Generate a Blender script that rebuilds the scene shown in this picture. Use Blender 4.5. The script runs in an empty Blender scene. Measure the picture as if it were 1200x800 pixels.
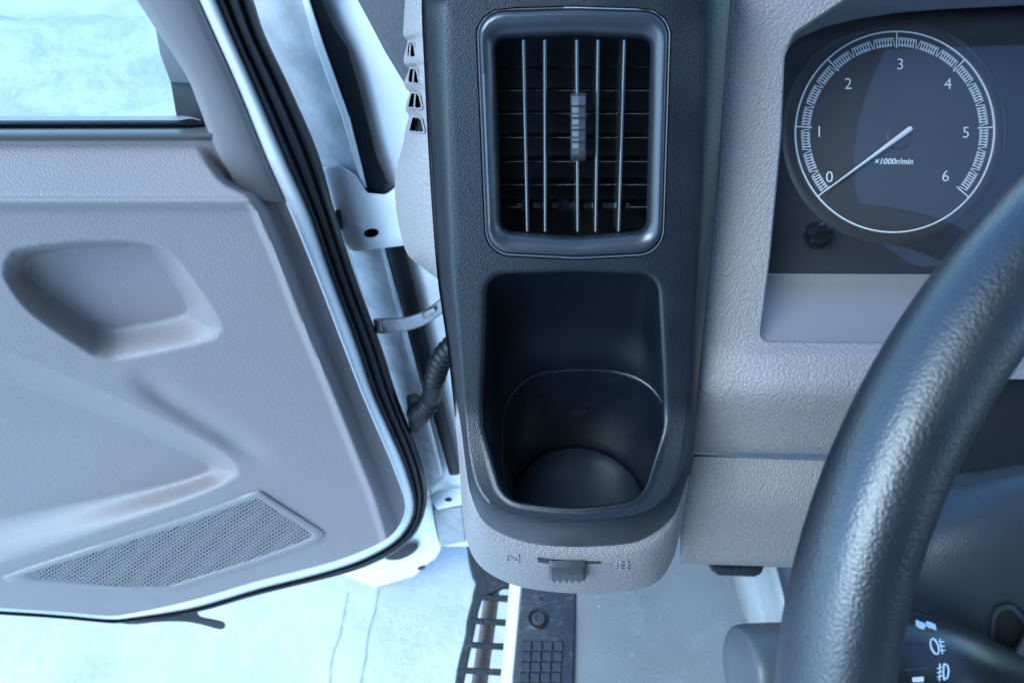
import bpy, bmesh, math, random
import numpy as np
from mathutils import Vector, Matrix
from mathutils.bvhtree import BVHTree
random.seed(7)
rad = math.radians
scn = bpy.context.scene
COL = scn.collection

# ------------------------------------------------------------------ camera
CAM = Vector((0, 0, 1.55)); PITCH = rad(50); LENS = 26.0
FX = 1200 * LENS / 36.0
FWD = Vector((0, math.cos(PITCH), -math.sin(PITCH)))
UPV = Vector((0, math.sin(PITCH), math.cos(PITCH)))
cd = bpy.data.cameras.new('camera'); cam = bpy.data.objects.new('camera', cd); COL.objects.link(cam)
cam.location = CAM; cam.rotation_euler = (rad(90) - PITCH, 0, 0)
cd.lens = LENS; cd.sensor_width = 36; cd.clip_start = .01; cd.clip_end = 500
cd.dof.use_dof = True; cd.dof.focus_distance = .43; cd.dof.aperture_fstop = 14
scn.camera = cam

# ------------------------------------------------------------------ sky, sun, exposure
world = bpy.data.worlds.new('World'); scn.world = world; world.use_nodes = True
wn = world.node_tree.nodes; wl = world.node_tree.links
bg = wn['Background']; sky = wn.new('ShaderNodeTexSky'); sky.sky_type = 'NISHITA'
SUN_EL, SUN_AZ = 50, 228          # azimuth clockwise from +Y: light comes from the open door side
sky.sun_disc = False; sky.sun_elevation = rad(SUN_EL); sky.sun_rotation = rad(SUN_AZ)
sky.air_density = 1.0; sky.dust_density = .3; sky.ozone_density = 2.0
wb = wn.new('ShaderNodeMix'); wb.data_type = 'RGBA'; wb.blend_type = 'MULTIPLY'; wb.inputs['Factor'].default_value = 1
wb.inputs['B'].default_value = (.63, .865, 1.0, 1)      # the camera's cold white balance
wl.new(sky.outputs[0], wb.inputs['A']); wl.new(wb.outputs['Result'], bg.inputs[0]); bg.inputs[1].default_value = .15
sd = bpy.data.lights.new('sun', 'SUN'); sun = bpy.data.objects.new('sun', sd); COL.objects.link(sun)
sd.energy = .95; sd.angle = rad(34); sd.color = (.72, .91, 1.0)
az, el = rad(SUN_AZ), rad(SUN_EL)
sdir = Vector((math.sin(az) * math.cos(el), math.cos(az) * math.cos(el), math.sin(el)))
sun.rotation_euler = sdir.to_track_quat('Z', 'Y').to_euler(); sun.location = (-3, 2, 6)
vs = scn.view_settings; vs.view_transform = 'Standard'; vs.look = 'None'; vs.exposure = 2.2; vs.gamma = 1.0
vs.use_curve_mapping = False

# ------------------------------------------------------------------ geometry helpers
def ray(px, py):
    return FWD + Vector((1, 0, 0)) * ((px - 600) / FX) + UPV * ((400 - py) / FX)

class Plane:
    """a real surface of the cab: origin + normal; points are read off the drawing coordinates"""
    def __init__(s, p0, n): s.p0 = Vector(p0); s.n = Vector(n).normalized()
    def pt(s, px, py, h=0.0):
        d = ray(px, py)
        k = (s.p0 - CAM).dot(s.n) + h
        return CAM + d * (k / d.dot(s.n))

def tilt_plane(px, py, depth, tilt):
    t = rad(tilt)
    return Plane(CAM + ray(px, py) * depth, (0, -math.cos(t), math.sin(t)))

def cam3_(px, py, z): return CAM + ray(px, py) * z

class MB:
    def __init__(s): s.v = []; s.f = []
    def loft(s, loops, closed=True, cap0=False, cap1=False):
        n = len(loops[0]); b = len(s.v)
        for L in loops: s.v.extend(Vector(p) for p in L)
        m = n if closed else n - 1
        for i in range(len(loops) - 1):
            for j in range(m):
                a = b + i * n + j; c = b + i * n + (j + 1) % n
                s.f.append((a, c, c + n, a + n))
        if cap0: s.f.append(tuple(b + j for j in range(n))[::-1])
        if cap1: s.f.append(tuple(b + (len(loops) - 1) * n + j for j in range(n)))
        return s
    def poly(s, pts):
        b = len(s.v); s.v.extend(Vector(p) for p in pts); s.f.append(tuple(range(b, b + len(pts)))); return s
    def box(s, c, sx, sy, sz, M=None):
        c = Vector(c); b = len(s.v)
        for x, y, z in ((-1,-1,-1),(1,-1,-1),(1,1,-1),(-1,1,-1),(-1,-1,1),(1,-1,1),(1,1,1),(-1,1,1)):
            p = Vector((x*sx/2, y*sy/2, z*sz/2))
            s.v.append(c + (M @ p if M else p))
        for q in ((3,2,1,0),(4,5,6,7),(0,1,5,4),(1,2,6,5),(2,3,7,6),(3,0,4,7)): s.f.append(tuple(b + i for i in q))
        return s
    def tube(s, pts, r, n=16, closed=False, caps=True):
        pts = [Vector(p) for p in pts]; N = len(pts); rr = r if isinstance(r, (list, tuple)) else [r] * N
        loops = []; up = None
        for i, p in enumerate(pts):
            if closed: t = pts[(i + 1) % N] - pts[i - 1]
            else: t = pts[min(i + 1, N - 1)] - pts[max(i - 1, 0)]
            t.normalize()
            if up is None: up = Vector((0, 0, 1)) if abs(t.z) < .9 else Vector((1, 0, 0))
            a = (up - t * up.dot(t)).normalized(); b = t.cross(a); up = a
            loops.append([p + (a * math.cos(2*math.pi*k/n) + b * math.sin(2*math.pi*k/n)) * rr[i] for k in range(n)])
        if closed: loops.append(loops[0]); caps = False
        return s.loft(loops, True, caps, caps)
    def plate(s, pl, pts, h0, h1, bev=2.0, bh=None, seg=3):
        """solid plate on a plane: outline in drawing px, rounded front edge"""
        pts = ccw(pts); bh = abs(h1 - h0) * .4 if bh is None else bh
        loops = [[pl.pt(x, y, h0) for x, y in pts]]
        for k in range(seg + 1):
            a = math.pi / 2 * k / seg
            q = offset(pts, bev * (1 - math.cos(a)))
            hh = h1 - bh * (1 - math.sin(a))
            loops.append([pl.pt(x, y, hh) for x, y in q])
        return s.loft(loops, True, True, True)
    def bvh(s): return BVHTree.FromPolygons([tuple(v) for v in s.v], s.f)

def ccw(p):
    p = [tuple(q) for q in p]
    A = sum(p[i-1][0]*p[i][1] - p[i][0]*p[i-1][1] for i in range(len(p)))
    return p if A < 0 else p[::-1]

def offset(p, d):
    """inward offset of a ccw() outline (px)"""
    if abs(d) < 1e-9: return list(p)
    n = len(p); out = []
    for i in range(n):
        a, b, c = Vector(p[i-1]), Vector(p[i]), Vector(p[(i+1) % n])
        e1 = (b - a); e2 = (c - b)
        if e1.length < 1e-6: e1 = e2
        if e2.length < 1e-6: e2 = e1
        e1.normalize(); e2.normalize()
        n1 = Vector((e1.y, -e1.x)); n2 = Vector((e2.y, -e2.x))
        m = n1 + n2
        m = m / max(m.length_squared / 2, .35)
        q = b + m * d; out.append((q.x, q.y))
    return out

def rpoly(cs, seg=6):
    """rounded polygon; corners (x, y, r)"""
    out = []; n = len(cs)
    for i in range(n):
        p = Vector(cs[i][:2]); r = cs[i][2] if len(cs[i]) > 2 else 0
        a = Vector(cs[i-1][:2]) - p; b = Vector(cs[(i+1) % n][:2]) - p
        la, lb = a.length, b.length; a.normalize(); b.normalize()
        ang = a.angle(b)
        if r <= 0 or ang > 3.12: out.append((p.x, p.y)); continue
        t = min(r / math.tan(ang / 2), la * .49, lb * .49); r2 = t * math.tan(ang / 2)
        c = p + (a + b).normalized() * (r2 / math.sin(ang / 2))
        s0 = p + a * t - c; s1 = p + b * t - c
        tot = s0.angle(s1); cr = s0.x * s1.y - s0.y * s1.x; sg = 1 if cr > 0 else -1
        for k in range(seg + 1):
            th = sg * tot * k / seg
            q = c + Vector((s0.x*math.cos(th) - s0.y*math.sin(th), s0.x*math.sin(th) + s0.y*math.cos(th)))
            out.append((q.x, q.y))
    return out

def dense(p, step=4.0, closed=True):
    out = []; n = len(p)
    for i in range(n if closed else n - 1):
        a = Vector(p[i]); b = Vector(p[(i+1) % n]); k = max(1, int(math.ceil((b-a).length / step)))
        out += [tuple(a.lerp(b, j / k)) for j in range(k)]
    if not closed: out.append(tuple(p[-1]))
    return out

def spline(p, n=6, closed=False):
    """Catmull-Rom through points of any dimension"""
    p = [Vector(q) for q in p]; N = len(p); out = []
    for i in range(N if closed else N - 1):
        if closed: a, b, c, d = p[i-1], p[i], p[(i+1) % N], p[(i+2) % N]
        else: a, b, c, d = p[max(i-1, 0)], p[i], p[i+1], p[min(i+2, N-1)]
        for k in range(n):
            t = k / n
            out.append(.5*((2*b) + (c-a)*t + (2*a-5*b+4*c-d)*t*t + (3*b-a-3*c+d)*t**3))
    if not closed: out.append(p[-1])
    return out

def resample(p, n):
    p = [Vector(q) for q in p]; L = [0]
    for i in range(1, len(p)): L.append(L[-1] + (p[i] - p[i-1]).length)
    out = []; j = 0
    for k in range(n):
        t = L[-1] * k / (n - 1)
        while j < len(p) - 2 and L[j+1] < t: j += 1
        out.append(p[j].lerp(p[j+1], (t - L[j]) / max(L[j+1] - L[j], 1e-9)))
    return out

def radial(poly, c, angs):
    """outermost crossing of rays from c with a polygon"""
    P = np.array([tuple(q)[:2] for q in poly], float) - np.array(c); Q = np.roll(P, -1, 0); E_ = Q - P
    out = []
    for a in angs:
        d = np.array([math.cos(a), math.sin(a)])
        den = d[0]*E_[:,1] - d[1]*E_[:,0]; den = np.where(abs(den) < 1e-12, 1e-12, den)
        t = (P[:,0]*E_[:,1] - P[:,1]*E_[:,0]) / den
        u = (P[:,0]*d[1] - P[:,1]*d[0]) / den
        ok = (u >= -1e-6) & (u <= 1+1e-6) & (t > 0)
        tt = t[ok].max() if ok.any() else 1.0
        out.append((c[0] + d[0]*tt, c[1] + d[1]*tt))
    return out

def angles(poly, c): return [math.atan2(y - c[1], x - c[0]) for x, y in poly]
def sstep(x): x = min(1, max(0, x)); return x*x*(3-2*x)
def lerp2(a, b, t): return (a[0] + (b[0]-a[0])*t, a[1] + (b[1]-a[1])*t)

def mesh(mb, name, sharp=38, merge=True):
    me = bpy.data.meshes.new(name); bm = bmesh.new()
    vs_ = [bm.verts.new(v) for v in mb.v]
    for f in mb.f:
        try: bm.faces.new([vs_[i] for i in f])
        except ValueError: pass
    if merge: bmesh.ops.remove_doubles(bm, verts=bm.verts, dist=2e-6)
    bmesh.ops.recalc_face_normals(bm, faces=bm.faces)
    for f in bm.faces: f.smooth = True
    ca = rad(sharp)
    for e in bm.edges:
        if len(e.link_faces) == 2 and e.calc_face_angle(0) > ca: e.smooth = False
    bm.to_mesh(me); bm.free(); return me

def obj(name, mb, mat, parent=None, label=None, sharp=38, kind=None, merge=True):
    me = mb if isinstance(mb, bpy.types.Mesh) else mesh(mb, name, sharp, merge)
    if not me.materials: me.materials.append(mat)
    o = bpy.data.objects.new(name, me); COL.objects.link(o)
    if parent is not None:
        o.parent = parent
        root = parent
        off = Vector((0, 0, 0))
        if parent.type == 'EMPTY': off = parent.location
        elif parent.parent is not None and parent.parent.type == 'EMPTY': off = Vector((0, 0, 0))
        o.matrix_parent_inverse = Matrix.Translation(-off)
    if label: o['label'] = label
    if kind: o['kind'] = kind
    return o

def tag(o, label, cat, group=None, kind=None):
    o['label'] = label; o['category'] = cat
    if group: o['group'] = group
    if kind: o['kind'] = kind
    return o

def thing(name, label, cat, loc, group=None):
    o = bpy.data.objects.new(name, None); COL.objects.link(o); o.location = loc; o.empty_display_size = .02
    return tag(o, label, cat, group)

def structure(o, label=None):
    o['kind'] = 'structure'
    if label: o['label'] = label
    return o

# ------------------------------------------------------------------ materials
def material(name, col, rough=.5, grain=0, grain_s=.3, col2=None, var=6.0, metal=0, coat=0, spec=.5, cell=True,
             dust=0, dust_scale=40, rough_var=0, grain_dist=.0006, speck=0):
    m = bpy.data.materials.new(name); m.use_nodes = True; nt = m.node_tree; N = nt.nodes; L = nt.links
    b = N['Principled BSDF']; b.inputs['Base Color'].default_value = (*col, 1); b.inputs['Roughness'].default_value = rough
    b.inputs['Metallic'].default_value = metal; b.inputs['Specular IOR Level'].default_value = spec
    b.inputs['Coat Weight'].default_value = coat
    tc = N.new('ShaderNodeTexCoord'); co = tc.outputs['Object']
    cs = None
    if col2:
        nz = N.new('ShaderNodeTexNoise'); nz.inputs['Scale'].default_value = var; nz.inputs['Detail'].default_value = 6
        nz.inputs['Roughness'].default_value = .62
        L.new(co, nz.inputs['Vector'])
        rp = N.new('ShaderNodeValToRGB'); rp.color_ramp.elements[0].position = .33; rp.color_ramp.elements[1].position = .68
        rp.color_ramp.elements[0].color = (*col, 1); rp.color_ramp.elements[1].color = (*col2, 1)
        L.new(nz.outputs['Fac'], rp.inputs['Fac']); cs = rp.outputs['Color']
    if dust:
        nz = N.new('ShaderNodeTexNoise'); nz.inputs['Scale'].default_value = dust_scale; nz.inputs['Detail'].default_value = 8
        nz.inputs['Roughness'].default_value = .75; L.new(co, nz.inputs['Vector'])
        rp = N.new('ShaderNodeValToRGB'); rp.color_ramp.elements[0].position = .55; rp.color_ramp.elements[1].position = .8
        rp.color_ramp.elements[1].color = (dust, dust, dust, 1); rp.color_ramp.elements[0].color = (0, 0, 0, 1)
        L.new(nz.outputs['Fac'], rp.inputs['Fac'])
        mx = N.new('ShaderNodeMix'); mx.data_type = 'RGBA'
        L.new(rp.outputs['Color'], mx.inputs['Factor'])
        if cs: L.new(cs, mx.inputs['A'])
        else: mx.inputs['A'].default_value = (*col, 1)
        mx.inputs['B'].default_value = (.42, .42, .42, 1); cs = mx.outputs['Result']
    if speck:
        vo = N.new('ShaderNodeTexVoronoi'); vo.inputs['Scale'].default_value = speck; L.new(co, vo.inputs['Vector'])
        rp = N.new('ShaderNodeValToRGB'); rp.color_ramp.elements[0].position = .05; rp.color_ramp.elements[1].position = .11
        rp.color_ramp.elements[0].color = (.7, .7, .7, 1); rp.color_ramp.elements[1].color = (0, 0, 0, 1)
        L.new(vo.outputs['Distance'], rp.inputs['Fac'])
        n3 = N.new('ShaderNodeTexNoise'); n3.inputs['Scale'].default_value = speck * .35; L.new(co, n3.inputs['Vector'])
        r3 = N.new('ShaderNodeValToRGB'); r3.color_ramp.elements[0].position = .5; r3.color_ramp.elements[1].position = .62
        L.new(n3.outputs['Fac'], r3.inputs['Fac'])
        mm = N.new('ShaderNodeMath'); mm.operation = 'MULTIPLY'; L.new(rp.outputs['Color'], mm.inputs[0]); L.new(r3.outputs['Color'], mm.inputs[1])
        mx = N.new('ShaderNodeMix'); mx.data_type = 'RGBA'; L.new(mm.outputs[0], mx.inputs['Factor'])
        if cs: L.new(cs, mx.inputs['A'])
        else: mx.inputs['A'].default_value = (*col, 1)
        mx.inputs['B'].default_value = (.6, .6, .58, 1); cs = mx.outputs['Result']
    if cs: L.new(cs, b.inputs['Base Color'])
    if rough_var:
        nz = N.new('ShaderNodeTexNoise'); nz.inputs['Scale'].default_value = 25; nz.inputs['Detail'].default_value = 7
        L.new(co, nz.inputs['Vector'])
        mr = N.new('ShaderNodeMapRange'); mr.inputs['From Min'].default_value = .35; mr.inputs['From Max'].default_value = .65
        mr.inputs['To Min'].default_value = rough - rough_var; mr.inputs['To Max'].default_value = rough + rough_var
        L.new(nz.outputs['Fac'], mr.inputs['Value']); L.new(mr.outputs['Result'], b.inputs['Roughness'])
    if grain:
        bp = N.new('ShaderNodeBump'); bp.inputs['Strength'].default_value = grain_s; bp.inputs['Distance'].default_value = grain_dist
        if cell:
            n2 = N.new('ShaderNodeTexNoise'); n2.inputs['Scale'].default_value = grain * .8; L.new(co, n2.inputs['Vector'])
            ad = N.new('ShaderNodeVectorMath'); ad.operation = 'MULTIPLY_ADD'
            ad.inputs[1].default_value = (.9/grain,)*3; L.new(n2.outputs['Color'], ad.inputs[0]); L.new(co, ad.inputs[2])
            vo = N.new('ShaderNodeTexVoronoi'); vo.inputs['Scale'].default_value = grain
            L.new(ad.outputs[0], vo.inputs['Vector'])
            iv = N.new('ShaderNodeMath'); iv.operation = 'SUBTRACT'; iv.inputs[0].default_value = 1; L.new(vo.outputs['Distance'], iv.inputs[1])
            L.new(iv.outputs[0], bp.inputs['Height'])
        else:
            n2 = N.new('ShaderNodeTexNoise'); n2.inputs['Scale'].default_value = grain; n2.inputs['Detail'].default_value = 3
            L.new(co, n2.inputs['Vector']); L.new(n2.outputs['Fac'], bp.inputs['Height'])
        L.new(bp.outputs['Normal'], b.inputs['Normal'])
    return m

M = {}
M['grey'] = material('grey grained plastic', (.255, .224, .215), .5, 640, .75, (.24, .21, .203), 9, grain_dist=.0008)
M['greysmooth'] = material('grey smooth plastic', (.23, .21, .208), .45, 900, .06, (.212, .195, .193), 9)
M['doorgrey'] = material('door grey plastic', (.245, .216, .212), .5, 720, .32, (.228, .20, .197), 6, grain_dist=.0009)
M['black'] = material('black grained plastic', (.0036, .0056, .0090), .34, 1350, .22, (.0046, .0070, .0108), 20, rough_var=.05, dust=.008, dust_scale=160, spec=.62)  # blue sky reflection tinted into the base of black, blacksmooth, leather and shroud
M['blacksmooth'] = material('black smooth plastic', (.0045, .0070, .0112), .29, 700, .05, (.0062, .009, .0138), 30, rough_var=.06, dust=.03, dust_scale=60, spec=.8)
M['bezel'] = material('satin bezel', (.014, .019, .027), .33, 700, .04, (.017, .022, .030), 30, spec=.9)
M['gloss'] = material('gloss black', (.010, .012, .015), .12, 0, coat=1.0)
M['pit'] = material('dark duct plastic', (.008, .009, .01), .5, 0)
M['rubber'] = material('black rubber', (.004, .0055, .0075), .46, 300, .1, (.006, .008, .0105), 30, spec=.3)
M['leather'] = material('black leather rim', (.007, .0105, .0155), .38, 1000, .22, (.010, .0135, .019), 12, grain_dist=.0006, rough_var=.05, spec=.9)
M['white'] = material('white paint', (.86, .87, .87), .28, 0, 0, (.78, .79, .80), 14, coat=.3)
M['whitedirty'] = material('dusty white paint', (.70, .71, .72), .42, 0, 0, (.36, .39, .42), 26)
M['steel'] = material('zinc plated steel', (.50, .52, .53), .38, 0, 0, (.36, .38, .4), 60, metal=1)
M['screw'] = material('dull screw', (.07, .072, .075), .4, metal=.5)
M['print'] = material('pale print', (.80, .83, .86), .5)
M['needle'] = material('needle white', (.75, .78, .80), .45)
M['dialface'] = material('dial face', (.055, .056, .060), .38, 0, 0, (.06, .061, .066), 8)
M['dialdark'] = material('dial surround', (.03, .031, .034), .35)
M['vinyl'] = material('grey vinyl floor', (.150, .150, .146), .32, 380, .45, (.19, .19, .185), 7, dust=.3, dust_scale=22, speck=150)
M['ground'] = material('pale concrete', (.56, .555, .55), .85, 60, .5, (.40, .40, .41), 5.0, cell=False, grain_dist=.006, dust=.35, dust_scale=14)
M['heap'] = material('pale gravel', (.56, .555, .55), .9, 10, .6, (.38, .385, .40), 3, cell=False, grain_dist=.04)
M['rust'] = material('rusty pipe', (.15, .095, .08), .7, 0, 0, (.21, .15, .13), 30)
M['darkblue'] = material('dark plastic step', (.014, .018, .024), .55, 120, .5, (.03, .035, .042), 25, dust=.12, dust_scale=60, cell=False, grain_dist=.004)
M['scuff'] = material('charcoal scuff plate', (.026, .032, .040), .48, 900, .15, (.036, .042, .05), 20, dust=.35, dust_scale=80, speck=260)
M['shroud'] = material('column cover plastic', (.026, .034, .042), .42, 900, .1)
def glassmat(name, tint, rough=0.0):
    m = bpy.data.materials.new(name); m.use_nodes = True; nt = m.node_tree; N = nt.nodes; L = nt.links
    N.remove(N['Principled BSDF']); out = N['Material Output']
    t = N.new('ShaderNodeBsdfTransparent'); t.inputs[0].default_value = (*tint, 1)
    g = N.new('ShaderNodeBsdfGlossy'); g.inputs['Roughness'].default_value = rough + .01
    fr = N.new('ShaderNodeFresnel'); fr.inputs[0].default_value = 1.45
    mx = N.new('ShaderNodeMixShader'); L.new(fr.outputs[0], mx.inputs[0]); L.new(t.outputs[0], mx.inputs[1]); L.new(g.outputs[0], mx.inputs[2])
    L.new(mx.outputs[0], out.inputs['Surface']); return m
M['glass'] = glassmat('window glass', (.90, .95, .95))
M['lens'] = glassmat('clear lens', (.97, .97, .97))

# ------------------------------------------------------------------ surfaces of the cab
PC = tilt_plane(675, 400, .405, 28)        # face of the side console
PD = tilt_plane(900, 400, .435, 35)        # dash fascia
PI = tilt_plane(1047, 156, .475, 48)       # instrument face
PN = Plane((-.12, .485, 0), (.218, -.976, 0))    # inner face of the open door
PP = Plane((-.13, .53, 0), (-.35, -.937, 0))     # door pillar jamb
FLOOR_Z, SILL_Z = .65, .655
PF = Plane((0, 0, FLOOR_Z), (0, 0, 1)); PG = Plane((0, 0, 0), (0, 0, 1)); PS = Plane((0, 0, .36), (0, 0, 1))

# ground as one sheet to the horizon, with a gravel heap beyond the door
m_ = MB(); m_.poly([(-200, -200, 0), (200, -200, 0), (200, 200, 0), (-200, 200, 0)])
structure(obj('ground', m_, M['ground']))

def noise2(x, y, seed=0):
    return (math.sin(x*1.7+seed)*math.cos(y*2.3-seed) + .5*math.sin(x*4.1-y*3.3+seed*2) + .25*math.sin(x*9.7+y*8.1+seed))/1.75
m_ = MB()
rows = []
for j in range(46):
    r_ = []
    for i in range(60):
        x = -5.2 + i * .09; y = .9 + j * .05
        e = min(1, max(0, min(i, 59 - i) / 12)) * min(1, max(0, min(j, 45 - j) / 16))
        z = .34 * sstep(e) * (1 + .12*noise2(x*3, y*3)) + .012*noise2(x*14, y*14, 2)*sstep(e*2) - .004
        r_.append((x, y, z))
    rows.append(r_)
m_.loft(rows, False)
tag(obj('gravel_heap', m_, M['heap']), 'low pale gravel heap on the ground seen through the door window', 'heap')

# two cracks in the concrete
m_ = MB()
for pts in ([(407,694),(402,720),(396,745),(388,772),(385,800),(382,830)], [(443,690),(438,715),(431,742),(427,770),(422,800),(418,830)]):
    q = spline([(x + random.uniform(-1, 1), y) for x, y in pts], 5)
    a = [PG.pt(p.x - .9 - .5*math.sin(p.y*.3), p.y, .004) for p in q]; b = [PG.pt(p.x + .9 + .4*math.sin(p.y*.23), p.y, .004) for p in q]
    m_.loft([a, b], False)
structure(obj('ground_cracks', m_, material('crack', (.44, .45, .46), .9)))

# the cab round the driver's seat: roof, back wall and far side; light enters by the windscreen, the far window, the open door and an added roof opening
lin = material('headliner', (.13, .12, .12), .9)
rf = [(-.13, -.73), (1.77, -.73), (1.77, -.40), (1.10, -.395)] + [(1.02 + .43 * math.cos(a), .06 + .44 * math.sin(a)) for a in [rad(-100 - k * 9) for k in range(13)]] + [(.595, .31), (-.13, .31)]
m_ = MB().loft([[(x, y, z) for x, y in rf] for z in (2.04, 2.08)], True, True, True); structure(obj('cab_roof', m_, lin, sharp=30))   # rounded opening in the front edge is added, shaped for the lens reflection
m_ = MB().box((.82, -.74, 1.34), 1.90, .04, 1.40); structure(obj('cab_rear_wall', m_, lin))
m_ = MB().box((1.79, .15, .95), .04, 1.74, .66); m_.box((1.79, .15, 1.95), .04, 1.2, .16); structure(obj('cab_far_side', m_, lin))
m_ = MB().box((.85, 1.03, .95), 1.86, .04, .80); structure(obj('cab_bulkhead', m_, lin))
# cab floor (vinyl mat) with the toe board rising under the dash
m_ = MB(); rows = []
for j in range(50):
    r_ = []
    y = -.5 + j * .03
    for i in range(70):
        x = .066 + i * .022
        z = FLOOR_Z + max(0, y - .52) * 1.1 + .0035*noise2(x*9, y*7, 1) - .003 * (i == 0) + .006*sstep((x - .074)/.03) + .004 * sstep((x - .2) / .08)
        r_.append((x, y, z))
    rows.append(r_)
m_.loft(rows, False)
structure(obj('floor', m_, M['vinyl']))

# ================================================================== side console (vent + cup holder)
T = thing('side_console', 'black vent and cup holder console with grey lower nose beside the open door', 'console', PC.pt(675, 640, -.03))
def h_face(py):
    x = (py - 476) / 134
    return 0.0 if x <= 0 else .038 * (x ** 1.35 if x < 1 else 1 + (x - 1) * .6)
def h_edge(py, px=0):               # outer edge of the chamfer, flatter on the dash side
    if px > 780: return -.007 + .025 * sstep((py - 455) / 150)
    return -.016 + .034 * sstep((py - 455) / 150)
C0 = (673, 310)
I_ctrl = [(530, -4), (673, -6), (816, -4), (823, 10), (823, 100), (819, 220), (816, 312), (811, 400), (807, 470), (803, 515), (793, 560), (776, 588), (745, 602),
          (714, 607), (659, 609), (612, 605), (580, 594), (560, 570), (551, 535), (546, 490), (541, 430), (536, 370), (532, 312), (528, 200), (524, 80), (523, 10)]
O_ctrl = [(500, -40), (673, -44), (853, -40), (857, -10), (852, 60), (843, 190), (833, 295), (823, 400), (816, 475), (811, 530), (803, 570), (786, 608), (752, 632),
          (714, 639), (660, 640), (612, 634), (570, 614), (552, 580), (545, 540), (540, 500), (532, 450), (525, 395), (514, 315), (506, 195), (500, 80), (497, 0)]
I_loop = [tuple(p) for p in spline(I_ctrl, 6, True)]
O_loop = [tuple(p) for p in spline(O_ctrl, 6, True)]
mb = MB()
# chamfer / nose band
loops = []
for t in [0, .06, .14, .24, .36, .5, .65, .8, .92, 1.0]:
    L = []
    for a, b in zip(I_loop, O_loop):
        p = lerp2(a, b, t); h = h_face(a[1]) + (h_edge(b[1], b[0]) - h_face(a[1])) * (t ** 1.7)
        L.append(PC.pt(p[0], p[1], h))
    loops.append(L)
L = []
for b in O_loop:
    q = lerp2(b, C0, .006); L.append(PC.pt(q[0], q[1], h_edge(b[1], b[0]) - .006))
loops.append(L)
loops.append([PC.pt(*lerp2(b, C0, .02), h_edge(b[1], b[0]) - .04) for b in O_loop])
mb.loft(loops)
# split the inner face at y = 312 into the vent half and the pocket half
iR = min(range(len(I_loop)), key=lambda i: abs(I_loop[i][1] - 312) + (0 if I_loop[i][0] > 673 else 999))
iL = min(range(len(I_loop)), key=lambda i: abs(I_loop[i][1] - 312) + (0 if I_loop[i][0] < 673 else 999))
pR, pL = I_loop[iR], I_loop[iL]
mid = [lerp2(pR, pL, k / 60) for k in range(61)]
up_loop = I_loop[iL:] + I_loop[:iR] + mid[:-1]
lo_loop = I_loop[iR:iL] + mid[::-1][:-1]
VC = (673, 157)
V0 = dense(rpoly([(559, 13, 30), (672, 9.5, 300), (785, 13, 30), (776, 297, 30), (676, 302, 300), (571, 297, 30)], 14), 4)
vA = radial(offset(ccw(V0), -3.0), VC, angles(up_loop, VC)); vB = radial(offset(ccw(V0), -1.2), VC, angles(up_loop, VC))
loops = [[PC.pt(*lerp2(a, b, t), 0) for a, b in zip(up_loop, vA)] for t in (0, .25, .5, .75, 1)]
loops.append([PC.pt(*p, -.0012) for p in vB]); loops.append([PC.pt(*p, -.009) for p in vB])
mb.loft(loops)
# pocket
KC = (673, 455)
K0 = dense(rpoly([(572, 323, 22), (673, 320, 300), (769, 323, 22), (775, 440, 80), (777, 500, 60), (752, 585, 34), (673, 596, 300), (590, 585, 34), (567, 500, 60), (569, 430, 80)], 10), 3)
ka = angles(lo_loop, KC); kP = radial(K0, KC, ka); kQ = radial(offset(ccw(K0), -7), KC, ka)
def hk(p): return h_face(p[1])
loops = [[PC.pt(*lerp2(a, b, t), hk(lerp2(a, b, t))) for a, b in zip(lo_loop, kQ)] for t in (0, .15, .3, .45, .6, .8, 1)]
for k in range(1, 6):
    a_ = math.pi / 2 * k / 5
    loops.append([PC.pt(*lerp2(q, p, math.sin(a_)), hk(q) - .0032 * (1 - math.cos(a_))) for q, p in zip(kQ, kP)])
edge = loops[-1]
def rim_drop(dy): return (dy - .0515) * .16
cup_c = Vector((.0452, .2375, 0)); RIM_Z, CUP_Z = 1.1775, 1.0945; RR = .0515
rim = []
for a in ka:
    c_, s_ = math.cos(a), -math.sin(a)
    k = RR / (abs(c_) ** 3.0 + abs(s_) ** 3.0) ** (1 / 3.0)
    rim.append(Vector((cup_c.x + k * c_, cup_c.y + k * s_, RIM_Z + rim_drop(k * s_))))
n_ = PC.n
for t in (.08, .2, .35, .5, .65, .8, .92, 1):
    L = []
    for e, r_ in zip(edge, rim):
        up = sstep((e.z - 1.19) / .05)
        bulge = -n_ * (.014 * up * math.sin(math.pi * min(1, t * 1.05) ** .8))
        L.append(e.lerp(r_, t) + bulge)
    loops.append(L)
mb.loft(loops)
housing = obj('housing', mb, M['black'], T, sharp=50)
gs = [p for p in O_loop if p[0] > 780 and p[1] < 560]
gs.sort(key=lambda p: p[1])
mb = MB().loft([[PC.pt(x + dx, y, h_edge(y, x) + dh) for x, y in gs] for dx, dh in ((-1.5, -.0012), (.2, -.0006), (1.8, -.0012), (2.2, -.006))], False)
obj('gap_shadow', mb, M['pit'], T)  # dark strip paints the shadow in the gap between console and dash
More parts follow.
